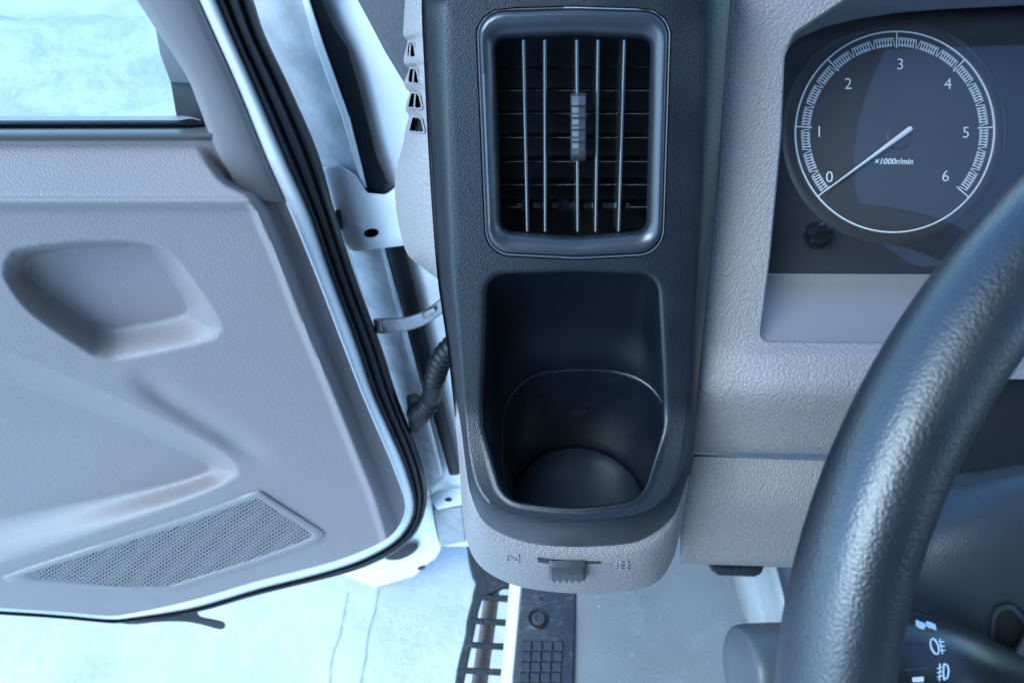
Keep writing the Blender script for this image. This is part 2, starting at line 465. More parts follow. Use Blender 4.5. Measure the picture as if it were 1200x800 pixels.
# cup liner: a separate moulded insert with a thin lip
def ringpts(r, z, p=2.3, n=72, c=cup_c):
    o = []
    for k in range(n):
        a = 2 * math.pi * k / n; c_, s_ = math.cos(a), math.sin(a)
        q = r / (abs(c_) ** p + abs(s_) ** p) ** (1 / p); o.append((c.x + q * c_, c.y + q * s_, z + (rim_drop(q * s_) if z > RIM_Z - .003 else 0)))
    return o
mb = MB().loft([ringpts(.0522, RIM_Z - .002, 3), ringpts(.0517, RIM_Z + .0006, 3), ringpts(.0511, RIM_Z + .0009, 3), ringpts(.0506, RIM_Z + .0005, 3), ringpts(.0503, RIM_Z - .002, 2.95),
                ringpts(.0480, RIM_Z - .026, 2.5), ringpts(.0456, RIM_Z - .05, 2.2), ringpts(.0452, CUP_Z + .004, 2.05), ringpts(.0448, CUP_Z, 2), ringpts(.02, CUP_Z - .0003, 2)], cap1=True)
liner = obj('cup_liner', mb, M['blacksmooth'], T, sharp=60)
mb = MB().loft([ringpts(.0440, CUP_Z + .0004, 2), ringpts(.0440, CUP_Z + .0016, 2), ringpts(.0434, CUP_Z + .0022, 2), ringpts(.03, CUP_Z + .0024, 2), ringpts(.012, CUP_Z + .0024, 2)], cap1=True)
obj('cup_mat', mb, material('cup mat rubber', (.011, .018, .027), .36, 500, .08, (.015, .022, .032), 40, dust=.05, spec=.9), T, sharp=60)
# small drain hole plug on the back of the cup
mb = MB(); c_ = Vector((cup_c.x - .001, cup_c.y + .0448, 1.146))
mb.loft([[c_ + Vector((.0052*math.cos(a)*k, -.0036 + .0012*(1-k), .0036*math.sin(a)*k)) for a in [2*math.pi*i/16 for i in range(16)]] for k in (1, .8, .3)], cap1=True)
obj('plug', mb, M['pit'], T)

# ---- air vent
angs = [2 * math.pi * k / 220 for k in range(220)]
V1 = dense(rpoly([(580, 46, 11), (672, 42, 200), (763, 46, 11), (758, 271, 13), (673, 278, 200), (587, 271, 13)], 8), 3)
o_ = radial(V0, VC, angs); i_ = radial(V1, VC, angs)
loops = [[PC.pt(*p, -.010) for p in o_]]
for t, h in ((0.03, -.003), (.05, .0002), (.09, .0016), (.16, .0024), (.28, .0026), (.55, .0016), (.8, -.0002), (.92, -.0018), (1.0, -.0045)):
    loops.append([PC.pt(*lerp2(a, b, t), h) for a, b in zip(o_, i_)])
loops.append([PC.pt(*lerp2(b, VC, .012), -.016) for b in i_])
vent = obj('air_vent', MB().loft(loops), M['bezel'], T, 'square black air outlet with five glossy upright louvers')
mb = MB().loft([[PC.pt(*lerp2(b, VC, .0), -.014) for b in i_], [PC.pt(*lerp2(b, VC, .01), -.062) for b in i_]], cap1=True)
obj('duct', mb, M['pit'], vent)
def vane_mesh(xt, xb, yt, yb, h, depth, thick, n=14, bow=0.0):
    """upright blade with a rounded front edge"""
    m = MB(); loops = []
    for k in range(n + 1):
        t = k / n; x = xt + (xb - xt) * t; y = yt + (yb - yt) * t
        f = PC.pt(x, y, h + bow * math.sin(math.pi * t)); side = Vector((1, 0, 0)) * thick / 2
        q = []
        for a in range(7):
            an = math.pi * a / 6; q.append(f + side * math.cos(an) + PC.n * (thick * .6 * math.sin(an)))
        q += [f - side * .8 - PC.n * depth, f + side * .8 - PC.n * depth]
        loops.append(q)
    return m.loft(loops, True, True, True)
chrome = material('vane gloss', (.03, .033, .037), .16, 0, coat=1.0, spec=1.0)
for xt, xb in ((613.5, 618), (638.5, 639), (676, 677), (701, 698), (732, 725)):
    obj('louver', vane_mesh(xt, xb, 47, 271, -.0065, .019, .0019, bow=.0006), chrome, vent, sharp=50)
    m = MB()                                            # pivot pins at both ends
for y in (80, 107, 134, 162, 190, 217, 243):            # blades behind run across
    m = MB(); L = []
    for x in (583, 763):
        f = PC.pt(x, y, -.030); d = Vector((0, 0, 1))
        L.append([f + PC.n*.0005, f + d*.0006, f + d*.0006 - PC.n*.020, f - d*.0006 - PC.n*.020, f - d*.0006])
    obj('rear_louver', m.loft(L, True, True, True), M['blacksmooth'], vent)
m = MB()
for x in (618, 640, 660, 677, 699, 726):
    m.box(PC.pt(x, 241, -.0262), .006, .003, .0055)
m.loft([[PC.pt(x, y, h) for y, h in ((238, -.0265), (244, -.0265), (244, -.029), (238, -.029))] for x in (606, 738)], True, True, True)
obj('link_bar', m, M['gloss'], vent)
# adjuster knob clipped on the middle louver
m = MB(); loops = []
for k, (y, w, hh) in enumerate([(109, 7, .0), (110, 9, .004), (113, 9.5, .0075), (121, 9.5, .0098)] +
        [v for r in range(4) for v in ((123 + r*14, 9.5, .0102), (126 + r*14, 9.3, .0084), (132 + r*14, 9.3, .0084), (135 + r*14, 9.5, .0102))] +
        [(180, 9.5, .0098), (185, 9.2, .0072), (188, 8.4, .0035), (189, 7, .0)]):
    L = []
    for sx, hs in ((-1, -.010), (-1, .55), (-.82, .92), (0, 1.06), (.82, .92), (1, .55), (1, -.010)):
        h = -.004 + (hh * hs if hs > 0 else -.008)
        L.append(PC.pt(679.5 + w * sx - 1.5, y, h))
    loops.append(L)
obj('adjuster_knob', m.loft(loops, True, True, True), material('knob plastic', (.05, .053, .058), .33, 0, coat=.2), vent, sharp=30)

# ---- grey nose under the black shell, with the slider
G_ctrl = [(500, -46), (673, -46), (838, -44), (842, -10), (838, 60), (828, 190), (818, 295), (808, 400), (806, 480), (808, 545), (803, 590), (796, 628), (787, 658), (770, 681), (740, 691),
          (682, 695), (630, 691), (594, 682), (564, 664), (548, 637), (542, 600), (537, 530), (529, 450), (522.5, 395), (511.5, 315), (503, 195), (497, 80), (494, 0)]
G_loop = [tuple(p) for p in spline(G_ctrl, 8, True)]
ga = angles(G_loop, C0); gO = radial(O_loop, C0, ga)
def h_g(py): return -.016 - .012 * sstep((py - 470) / 100) - .030 * sstep((py - 610) / 70)
loops = [[PC.pt(*lerp2(b, C0, .04), h_edge(b[1]) - .010) for b in gO],
         [PC.pt(*lerp2(b, C0, .002), h_edge(b[1]) - .0045) for b in gO]]
for t in (.12, .25, .4, .55, .7, .82, .92, .97, 1):
    loops.append([PC.pt(*lerp2(b, g, t), h_edge(b[1]) - .0045 + (h_g(g[1]) - h_edge(b[1]) + .0045) * t ** 2.2) for b, g in zip(gO, G_loop)])
loops.append([PC.pt(*lerp2(g, C0, .012), h_g(g[1]) - .012) for g in G_loop])
loops.append([PC.pt(*lerp2(g, C0, .05), h_g(g[1]) - .05) for g in G_loop])
mb = MB().loft(loops); nose_bvh = mb.bvh()
nose = obj('lower_trim', mb, M['grey'], T, 'grey grained nose under the cup holder', sharp=60)

def on(bvh, px, py, off=0.0):
    d = ray(px, py).normalized(); p, n, i, s_ = bvh.ray_cast(CAM, d)
    if p is None: return None
    if n.dot(d) > 0: n = -n
    return p + n * off
def decal(m, bvh, outline, off, base=-.0006):
    """thin solid patch lying on a built surface"""
    o = ccw(outline); a = [on(bvh, x, y, base) for x, y in o]; b = [on(bvh, x, y, off) for x, y in o]
    if None in a or None in b: return
    m.loft([a, b], True, False, True)
def stroke(m, bvh, pts, w, off, closed=False):
    pts = [Vector(p) for p in pts]
    seg = list(zip(pts, pts[1:] + pts[:1])) if closed else list(zip(pts, pts[1:]))
    for a, b in seg:
        d = (b - a).normalized(); nn = Vector((-d.y, d.x)) * w / 2
        decal(m, bvh, [tuple(a + nn), tuple(b + nn), tuple(b - nn), tuple(a - nn)], off)
m = MB(); decal(m, nose_bvh, [(630, 652.3), (645, 654.5), (665, 656), (704, 657.2), (704, 659.4), (665, 661), (645, 660), (630, 657.4)], .0004)
obj('slider_slot', m, M['pit'], nose)
m = MB(); decal(m, nose_bvh, rpoly([(624, 653, 3), (642, 655, 1), (642, 663, 1), (622, 661, 3)], 3) , .00025); obj('slider_recess', m, M['greysmooth'], nose); m = MB()
decal(m, nose_bvh, rpoly([(688, 660, 1), (718, 660, 3), (716, 668, 3), (690, 668, 1)], 3), .00025)
obj('slider_recess', m, M['greysmooth'], nose)
m = MB()
prof = [(655.5, .0006), (656, .0045), (659, .0066), (666, .0074), (670, .0068), (673, .0050), (675, .0016)]
loops = []
for y, h in prof:
    L = []
    for k in range(25):
        x = 643.5 + 42.5 * k / 24; u = abs(k - 12) / 12
        tooth = -.0022 * (y > 668) * (math.sin(k * math.pi * 2 / 4 - .6) > .1)
        L.append(on(nose_bvh, x, y - 2.5 * max(0, u - .8) * (y > 668), h * (1 - .35 * max(0, u - .85) / .15) + tooth))
    loops.append(L)
loops.append([on(nose_bvh, 643.5 + 42.5 * k / 24, 674, -.001) for k in range(25)])
obj('slider_lever', m.loft(loops, False), material('slider plastic', (.03, .032, .035), .4), nose, sharp=30)
m = MB()
stroke(m, nose_bvh, [(594.5, 647), (608, 649.5), (608, 658), (594.5, 656.5)], 1.3, .0009, True)
stroke(m, nose_bvh, [(595, 647.5), (608, 657.5)], 1.2, .0008); stroke(m, nose_bvh, [(608, 649.5), (595, 656.5)], 1.2, .0007)
obj('closed_icon', m, M['grey'], nose)
m = MB()
for y in (658.5, 662, 665.5):
    stroke(m, nose_bvh, [(723 + i * 1.6, y + .8 * math.sin(i * 1.4)) for i in range(10)], 1.2, .0008)
obj('airflow_icon', m, M['grey'], nose)

# ================================================================== dashboard fascia
T = thing('dashboard', 'grey grained dashboard fascia around the dial beside the black console', 'dashboard', PD.pt(900, 640, -.05))
OPN = dense(rpoly([(1500, -70, 30), (1080, -52, 200), (1002, -8, 60), (930, 40, 18), (919, 66, 30), (915, 160, 0), (902, 300, 0), (889.5, 400, 11), (1500, 406, 20)], 6), 5)
BRD = [(800, -140), (1640, -140), (1640, 444), (1110, 444), (1090, 532.5), (806, 530)]
DC = (1010, 220)
brd = dense(BRD, 5); da = angles(brd, DC); op = radial(OPN, DC, da)
def h_dash(px, py):
    side = sstep((px - 790) / 130)
    up = sstep((py - 398) / 26)
    h = .009 * up * side - .0 * (1 - side)
    h += .004 * sstep((py - 424) / 40) * side
    h -= .040 * max(0, (py - 458)) / 75 * sstep((py - 452) / 14)
    return h
loops = []
for t in (1.0,): pass
ts = [0, .012, .03, .06, .1, .15, .2, .26, .32, .4, .5, .6, .7, .8, .9, 1]
inner = [[PD.pt(*lerp2(p, DC, .006), -.010) for p in op], [PD.pt(*lerp2(p, DC, .001), -.0018) for p in op]]
for t in ts:
    loops.append([PD.pt(*lerp2(a, b, t), h_dash(*lerp2(a, b, t)) - (.0012 if t == 0 else 0)) for a, b in zip(op, brd)])
mb = MB().loft(inner + loops + [[PD.pt(b[0], b[1] + (.3 if b[1] > 440 else 0), h_dash(*b) - .012) for b in brd]])
obj('fascia', mb, M['grey'], T, sharp=42)
# lower knee panel under the seam, turned under at its lower edge
mb = MB(); rows = []
prof = [(520, -.090), (526, -.065), (533.4, -.0425), (534.4, -.0408), (545, -.0400), (565, -.0390), (582, -.0395), (592, -.0425), (615, -.056), (640, -.071), (652, -.080), (657, -.087), (660, -.098), (660.5, -.12)]
PX = [797, 798, 800, 803] + list(range(808, 1010, 12)) + [1014, 1018, 1020]
for py, h in prof:
    r_ = []
    for px in PX:
        hh = h - .004 * max(0, (803 - px)) / 6
        r_.append(PD.pt(px + (6 if py < 560 else 0) * 0 + (1 - sstep((py - 533) / 60)) * 9 * (px < 900), py + (px - 800) * .033 * (1 if py > 533.5 else 1), hh))
    rows.append(r_)
obj('knee_panel', mb.loft(rows, False), M['grey'], T, sharp=42)
PV = Plane(cam3_(1200, 560, .47), -FWD)
mb = MB().plate(PV, [(1085, 470), (1085, 430), (1640, 430), (1640, 900), (1085, 900)], -.004, 0, 1)  # black backing sheet in place of the under-dash shade
obj('under_dash_shade', mb, material('dash shade black', (.008, .009, .010), .7), T, 'black panel standing in for the shade under the dash')
# dark release handle hanging under the panel
mb = MB(); P_ = Plane(PD.pt(860, 662, -.104), PD.n)
mb.plate(P_, rpoly([(826, 655, 3), (898, 657, 3), (892, 672, 7), (884, 675.5, 4), (842, 674, 5), (833, 668, 5)], 4), -.012, .004, 2.5)
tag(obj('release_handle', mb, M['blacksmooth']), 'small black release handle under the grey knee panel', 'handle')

# ================================================================== instrument cluster
T = thing('instrument_cluster', 'dark rev counter cluster with white needle set in the grey dashboard', 'instrument cluster', PI.pt(1047, 322, -.01))
mb = MB().poly([PI.pt(*p) for p in ((880, -60), (1540, -60), (1540, 323), (880, 320.5))])
obj('face', mb, M['dialdark'], T)
# grey shelf between face and fascia edge
mb = MB(); rows = []
for py, k in ((319, -.004), (320.5, -.0006), (322.5, .0006), (324, .0006)):
    rows.append([PI.pt(px, py + (px - 900) * .006, k) for px in (884, 899, 903, 910, 1000, 1200, 1540)])
for t in (.12, .3, .5, .7, .85, .95, 1.0):
    py = 324 + t * 77
    r_ = []
    for px in (884, 899, 903, 910, 1000, 1200, 1540):
        a = PI.pt(px, 324, .0006); b = PD.pt(px, 404, -.004)
        p = PI.pt(px, py + (px - 900) * .006, 0); 
        d = ray(px, py + (px - 900) * .006); s0 = (a - CAM).dot(FWD); s1 = (b - CAM).dot(FWD)
        curve = (1 - t) * s0 + t * s1 + .005 * math.sin(math.pi * t) * .6
        r_.append(CAM + d * curve)
    rows.append(r_)
obj('lower_shelf', MB().loft(rows, False), M['greysmooth'], T, 'smooth grey shelf under the dial', sharp=50)
mb = MB().plate(PI, dense([(890, 70), (926, 42), (960, 20), (1000, -12), (1540, -58), (1540, 0), (1200, 7), (1100, 12), (1050, 16), (1000, 24), (965, 33), (935, 46), (905, 74)], 20), .002, .010, 1.0)
obj('upper_strip', mb, material('cluster strip grey', (.13, .133, .14), .45), T)  # paler grey strip across the top of the dial face
DCp = PI.pt(1047, 156); sx_ = (PI.pt(1057, 156) - PI.pt(1047, 156)).length / 10
eu = Vector((1, 0, 0)); ev = PI.n.cross(eu).normalized()
if ev.z < 0: ev = -ev
def dial(r, a, h): return DCp + (eu * math.cos(a) + ev * math.sin(a)) * (r * sx_) + PI.n * h
ring = [2 * math.pi * k / 128 for k in range(128)]
mb = MB().loft([[dial(r, a, h) for a in ring] for r, h in ((131, .0004), (127, .0013), (123, .0016), (119.5, .0014), (118.6, .0011))])
obj('dial_surround', mb, material('dial surround ring', (.046, .047, .051), .4), T)
mb = MB().loft([[dial(r, a, h) for a in ring] for r, h in ((119, .0010), (60, .0011), (14, .0011))], cap1=True)
obj('dial_plate', mb, M['dialface'], T)
mb = MB().loft([[dial(r, a, h) for a in ring] for r, h in ((116.8, .0012), (116.8, .0020), (115.1, .0020), (115.1, .0012))])
obj('dial_ring', mb, M['print'], T)
def A_of(v): return rad(220 - v * 43.4)
m = MB(); m2 = MB()
def tick(mb_, r0, r1, a0, a1, w):
    p, q = dial(r0, a0, .0015), dial(r1, a1, .0015); d = (q - p).normalized(); s_ = d.cross(PI.n) * w * sx_ / 2
    mb_.poly([p - s_, q - s_, q + s_, p + s_]); 
for k in range(6 * 24 + 1):
    a = A_of(k / 24)
    if k % 24 == 0:
        m2 = MB(); tick(m2, 97, 115.5, a, a, 1.5); obj('long_tick', m2, M['print'], T)
    else:
        z = .010
        if k % 8: tick(m, 99, 109.5, a - z, a + z, 1.0)
        if k % 8 != 7: tick(m, 99, 109.5, a + z, a - z, 1.0)
obj('fine_ticks', m, M['print'], T, kind='stuff')

def text_mesh(body, size, shear=0, bold=0):
    cu = bpy.data.curves.new('txt', 'FONT'); cu.body = body; cu.size = size; cu.align_x = 'CENTER'; cu.align_y = 'CENTER'
    cu.shear = shear; cu.extrude = .00008; cu.offset = bold or -.00006; cu.resolution_u = 4
    o = bpy.data.objects.new('txt', cu); COL.objects.link(o)
    dg = bpy.context.evaluated_depsgraph_get(); me = bpy.data.meshes.new_from_object(o.evaluated_get(dg))
    bpy.data.objects.remove(o); return me
B = Matrix((eu, ev, PI.n)).transposed().to_4x4()
def put_text(name, body, px, py, size, parent, **kw):
    me = text_mesh(body, size, **kw); me.transform(Matrix.Translation(PI.pt(px, py, .0016)) @ B)
    me.materials.clear(); return obj(name, me, M['print'], parent)
for s_, x, y in (('0', 972, 208), ('1', 960, 155), ('2', 994, 99), ('3', 1055, 76), ('4', 1111, 99), ('5', 1132, 156), ('6', 1108, 207)):
    put_text('numeral', s_, x, y, 18.5 * sx_, T)
put_text('unit_text', '\u00d71000r/min', 1047, 189.5, 9.6 * sx_, T, shear=.25, bold=.00009)
# needle: tapered, standing proud of the dial
m = MB(); a, b = PI.pt(968, 223.5, .0052), PI.pt(1068.5, 150, .0056); d = (b - a).normalized(); s_ = d.cross(PI.n)
loops = []
for t, w in ((0, .6), (.02, .9), (.5, 1.8), (.97, 3.3), (1, 2.6)):
    p = a.lerp(b, t); w *= sx_
    loops.append([p - s_*w - PI.n*.0008, p - s_*w*.8, p + PI.n*.0006, p + s_*w*.8, p + s_*w - PI.n*.0008])
obj('needle', m.loft(loops, True, True, True), M['needle'], T)
hc = PI.pt(1052, 161)
def disc(m, c, r, prof, n=40): return m.loft([[c + (eu*math.cos(a_) + ev*math.sin(a_))*(r*k) + PI.n*h for a_ in [2*math.pi*i/n for i in range(n)]] for k, h in prof], cap1=True)
obj('needle_hub', disc(MB(), hc, 15*sx_, ((1, .001), (.98, .0019), (.9, .0022), (.5, .0023))), M['dialface'], T)
kc = PI.pt(957, 276)
kn = obj('reset_knob', disc(MB(), kc, 11*sx_, ((1.5, .0004), (1.45, .002), (1.05, .0022), (1, .003), (.98, .012), (.9, .0132), (.3, .0134))), M['gloss'], T)
# clear lens over the dials
mb = MB().loft([[PI.pt(px, py, .020) for px in (886, 1000, 1200, 1540)] for py in (-40, 60, 200, 312)], False)
obj('lens', mb, M['lens'], T)

# ================================================================== open door
T = thing('truck_door', 'open truck door with grey moulded inner panel, speaker grille and black seal', 'door', PN.pt(300, 690, -.03))
D0 = [(214, -40), (232, 0), (250, 40), (281, 110), (312, 187), (340, 250), (371, 325), (401, 403), (424, 462), (455, 534), (470, 573), (475, 592), (471, 610), (456, 629),
      (420, 647), (375, 662), (300, 681), (225, 703), (150, 719), (124, 721), (75, 717), (0, 712), (-150, 704), (-350, 692)]
D1 = [(236, -40), (254, 0), (271, 40), (302, 110), (335, 187), (363, 250), (389, 325), (418, 403), (438, 462), (470, 534), (482, 570), (486, 592), (481, 612), (464, 634),
      (427, 655), (377, 672), (302, 691), (226, 713), (150, 725), (124, 726.5), (75, 722), (0, 717), (-150, 709), (-350, 697)]
D2 = [(280, -40), (297, 0), (310, 40), (343, 110), (373, 180), (393, 250), (417, 325), (446, 403), (465, 462), (492, 534), (500, 568), (500, 592), (489, 622), (470, 642),
      (440, 659), (400, 673), (302, 697), (230, 717), (150, 729), (124, 729.5), (75, 725), (0, 720), (-150, 712), (-350, 700)]
ND = 150
d0 = resample(spline(D0, 8), ND); d1 = resample(spline(D1, 8), ND); d2 = resample(spline(D2, 8), ND)
# painted door edge
def band(a, b, prof):
    return [[PN.pt(*p.lerp(q, t), h) for p, q in zip(a, b)] for t, h in prof]
mb = MB().loft(band(d0, d1, ((-.12, -.004), (0, -.002), (.03, .0002), (.15, .0022), (.4, .0036), (.65, .0030), (.85, .0012), (1.0, -.003), (1.02, -.012))), False)
obj('door_edge', mb, M['white'], T, 'white painted edge flange of the door', sharp=60)
mb = MB().loft(band(d1, d2, ((-.02, -.012), (.0, -.003), (.06, .001), (.16, .0032), (.24, .002), (.28, -.001), (.32, .002), (.42, .0055), (.54, .0065), (.62, .004), (.66, .0015), (.70, .0035), (.80, .0045), (.9, .001), (.97, -.007), (1, -.02), (.98, -.05))), False)
obj('weatherstrip', mb, M['rubber'], T, 'ribbed black rubber seal round the door edge', sharp=60)
mb = MB().loft([[PN.pt(*p.lerp(q, .97), h) for p, q in zip(d1, d2)] for h in (-.02, -.06)] + [[PN.pt(*p.lerp(q, .2), -.062) for p, q in zip(d1, d2)]], False)
obj('door_shell', mb, M['white'], T, sharp=60)
mb = MB().plate(PN, [tuple(q) for q in spline([(112, 722), (150, 727), (200, 722), (228, 716), (236, 722), (262, 728), (259, 737), (225, 729), (190, 728), (150, 731)], 4, True)], -.014, .002, .6)
obj('drain_flap', mb, M['rubber'], T)

def polysd(P, poly):
    """signed distance (inside negative) for arrays of points"""
    V = np.array([tuple(q)[:2] for q in poly], float); W = np.roll(V, -1, 0)
    best = np.full(len(P), 1e9); ins = np.zeros(len(P), bool)
    for a, b in zip(V, W):
        e = b - a; w = P - a; t = np.clip((w @ e) / (e @ e + 1e-12), 0, 1)
        best = np.minimum(best, np.hypot(*(w - t[:, None] * e).T))
        c = ((a[1] > P[:, 1]) != (b[1] > P[:, 1])); xx = a[0] + (P[:, 1] - a[1]) * (b[0] - a[0]) / (b[1] - a[1] + 1e-12)
        ins ^= c & (P[:, 0] < xx)
    return np.where(ins, -best, best)
def ss(x): x = np.clip(x, 0, 1); return x * x * (3 - 2 * x)

# moulded panel: Coons patch between sill, door edge and bottom
i163 = min(range(ND), key=lambda i: abs(d0[i].y - 163) + (0 if d0[i].x > 200 and i < 60 else 999))
icor = min(range(ND), key=lambda i: (d0[i] - Vector((465, 620))).length)
NU, NV = 300, 230
right = resample(d0[i163:icor + 1], NV); bottom = resample(d0[icor:][::-1], NU)
top = resample([(-350, 163), tuple(right[0])], NU); left = resample([(-350, 163), tuple(bottom[0])], NV)
Pg = np.zeros((NV, NU, 2))
for j in range(NV):
    v = j / (NV - 1)
    for i in range(NU):
        u = i / (NU - 1)
        p = (1-v)*top[i] + v*bottom[i] + (1-u)*left[j] + u*right[j] - ((1-u)*(1-v)*top[0] + u*(1-v)*top[-1] + (1-u)*v*bottom[0] + u*v*bottom[-1])
        Pg[j, i] = p.x, p.y
P = Pg.reshape(-1, 2)
def curve_x(pts, y): return np.interp(y, [q[1] for q in pts], [q[0] for q in pts])
slab = [(218, 150), (226, 170), (240, 192), (254, 210), (266, 219), (288, 229), (303, 250), (330, 312), (352, 370), (386, 450), (420, 535), (438, 580), (452, 625), (470, 720)]
sr = ss((curve_x(slab, P[:, 1]) + 20 - P[:, 0]) / 21)
st = np.clip((P[:, 1] - 168) / 68, 0, 1); st = np.where(st > .88, .88 + .12 * ss((st - .88) / .12), st)
h = .002 + .040 * np.minimum(sr, 1) * st
h -= .006 * ss((P[:, 1] - 236) / 14) * ss((curve_x(slab, P[:, 1]) - P[:, 0]) / 10)
# hollow beside the window frame foot
HB = rpoly([(231, 166, 6), (252, 163, 5), (276, 204, 14), (276, 219, 8), (262, 226, 8), (246, 222, 6)], 6)

def recess(outer, inner, depth, soft=0.0):
    so = polysd(P, outer); si = polysd(P, inner)
    do = np.maximum(-so, 0); di = np.maximum(si, 0)
    f = do / (do + di + 1e-9)
    f = np.where(f > 0, f, 0); f = f * (1 - soft) + soft * ss(f)
    return -depth * f
R0 = dense([tuple(q) for q in spline([(4, 312), (10, 300), (24, 291), (94, 283), (165, 284), (199, 297), (225, 327), (258, 376), (256, 393), (240, 402), (185, 414), (142, 422), (120, 420.5), (100, 412), (37, 369), (7, 331)], 5, True)], 3)
R1 = dense([tuple(q) for q in spline([(31, 313), (33, 303), (44, 297), (97, 290), (165, 290), (184, 301), (204, 331), (219, 357), (216, 367), (195, 374), (165, 380), (136, 385), (124, 384), (110, 378), (70, 350), (37, 324)], 5, True)], 3)
h += recess(R0, R1, .030, .4)
Q0 = dense([tuple(q) for q in spline([(-420, 380), (-80, 396), (0, 412), (100, 450), (195, 494), (255, 526), (277, 546), (274, 560), (225, 583), (112, 623), (0, 660), (-80, 684), (-420, 720)], 5, True)], 6)
Q1 = dense([tuple(q) for q in spline([(-420, 440), (-80, 440), (0, 446), (100, 478), (195, 520), (238, 541), (246, 550), (236, 556), (187, 570), (90, 589), (0, 607), (-80, 622), (-420, 660)], 5, True)], 6)
h += recess(Q0, Q1, .030, .45)
# valley running from the pull recess to the door edge
a_ = np.array([140, 432.]); b_ = np.array([330, 550.]); e_ = b_ - a_; w_ = P - a_; t_ = np.clip((w_ @ e_) / (e_ @ e_), 0, 1)
dd = np.hypot(*(w_ - t_[:, None] * e_).T); sgn = np.sign(e_[0]*w_[:, 1] - e_[1]*w_[:, 0])
h += -.006 * np.exp(-(dd / 13) ** 2) * ss((t_ - .02) * 4) * ss((1.0 - t_) * 3)
h = h.reshape(NV, NU)
rows = [[PN.pt(Pg[j, i, 0], Pg[j, i, 1], h[j, i]) for i in range(NU)] for j in range(NV)]
panel = obj('inner_panel', MB().loft(rows, False), M['doorgrey'], T, 'grey moulded door card with a pull recess and a map pocket', sharp=80)
# window frame trim running down beside the panel
mb = MB()
fl = [(132, -40), (160, 0), (181, 32), (217, 87), (232, 122), (246, 160), (258, 186), (268, 203), (272, 215), (268, 224), (262, 229)]
fo = resample(spline(fl, 6), 60)
f1 = resample(spline([(214, -40), (232, 0), (250, 40), (281, 110), (312, 187), (334, 238)], 6), 60)
mb.loft([[PN.pt(*p.lerp(q, t), hh) for p, q in zip(fo, f1)] for t, hh in ((.05, -.012), (0, .004), (.02, .0072), (.06, .009), (.2, .0102), (.5, .0096), (.8, .0075), (.94, .0045), (.985, .002), (1, -.001), (1, -.008))], False)
obj('window_frame_trim', mb, M['greysmooth'], T, 'smooth grey trim of the window frame', sharp=60)
# sill seals and glass
def strip(y0, y1, hs, xr0, xr1, mat, name):
    loops = []
    for k, hh in enumerate(hs):
        y = y0 + (y1 - y0) * k / (len(hs) - 1)
        loops.append([PN.pt(x, y + dy, hh) for x, dy in ((-350, .5), (0, .3), (xr0 - 22, 0), (xr0 - 8, -1.5 if k < 2 else 0), (xr0 + (xr1 - xr0) * k / (len(hs) - 1), 0))])
    obj(name, MB().loft(loops, False), mat, T, sharp=60)
strip(136, 141, (-.028, -.020, -.016), 220, 236, material('seal lip', (.30, .31, .32), .4), 'seal_lip')
strip(139.5, 151, (-.022, -.011, -.008, -.008, -.012), 232, 242, M['rubber'], 'inner_seal')
strip(149.5, 167, (-.012, .001, .006, .009, .0095, .008, .003, -.006), 250, 248, material('sill moulding', (.09, .093, .098), .33), 'sill_moulding')
mb = MB().plate(PN, [(-350, -60), (190, -60), (236, 122), (236, 146), (-350, 146)], -.034, -.030, .5)
obj('window_glass', mb, M['glass'], T)
mb = MB().plate(PN, [(186, 30), (200, 97), (206, 132), (210, 145), (246, 150), (240, 118), (217, 80)], -.029, -.024, .6)
obj('run_channel', mb, material('run channel', (.07, .073, .08), .6), T)
mb = MB().plate(PN, [(166, -60), (182, 32), (187, 62), (199.5, 96.5), (232, 98), (200, 30), (182, -60)], -.0235, -.020, .5)
obj('glass_edge_trim', mb, material('frame shade trim', (.22, .225, .235), .5), T)

# speaker grille
S0 = rpoly([(0, 674, 3), (112, 638, 80), (225, 602, 80), (304, 573, 10), (380, 622, 5), (378, 632, 5), (300, 660, 60), (200, 690, 20), (142, 689.5, 30), (8, 681, 3)], 5)
S1 = rpoly([(20, 673.5, 1), (112, 645, 0), (225, 610, 0), (302, 581, 5), (369, 627, 3), (300, 652, 0), (200, 684, 4), (140, 684, 0)], 4)
PSP = Plane(PN.p0 + PN.n * .0135, PN.n)
sang = [2 * math.pi * k / 160 for k in range(160)]; SC = (220, 640)
# the panel under the grille is not flat: follow it
pb = MB().loft(rows, False).bvh()
s0 = radial(dense(S0, 4), SC, sang); s1 = radial(dense(S1, 4), SC, sang)
def onp(px, py, off): 
    p = on(pb, px, py, 0); return p + PN.n * off if p is not None else PN.pt(px, py, off)
loops = [[onp(*p, o2) for p in [lerp2(a, b, t) for a, b in zip(s0, s1)]] for t, o2 in ((0, -.001), (0, .0018), (.12, .0030), (.6, .0034), (.9, .0028), (1, .0004))]
grille = obj('speaker_grille', MB().loft(loops), M['greysmooth'], T, 'wedge shaped grey speaker grille of fine mesh', sharp=50)
obj('speaker_backing', MB().loft([[onp(*lerp2(b, SC, t), .0006) for b in s1] for t in (0, .3, .6, .95)], cap1=True), material('grille backing', (.02, .021, .024), .7), grille, sharp=80)
m = MB()
def clip_line(poly, p, d):
    ts = []
    for i in range(len(poly)):
        a, b = Vector(poly[i]), Vector(poly[(i+1) % len(poly)]); e = b - a
        den = d.x*e.y - d.y*e.x
        if abs(den) < 1e-9: continue
        w = a - p; t = (w.x*e.y - w.y*e.x)/den; u = (w.x*d.y - w.y*d.x)/den
        if 0 <= u < 1: ts.append(t)
    ts.sort(); return list(zip(ts[::2], ts[1::2]))
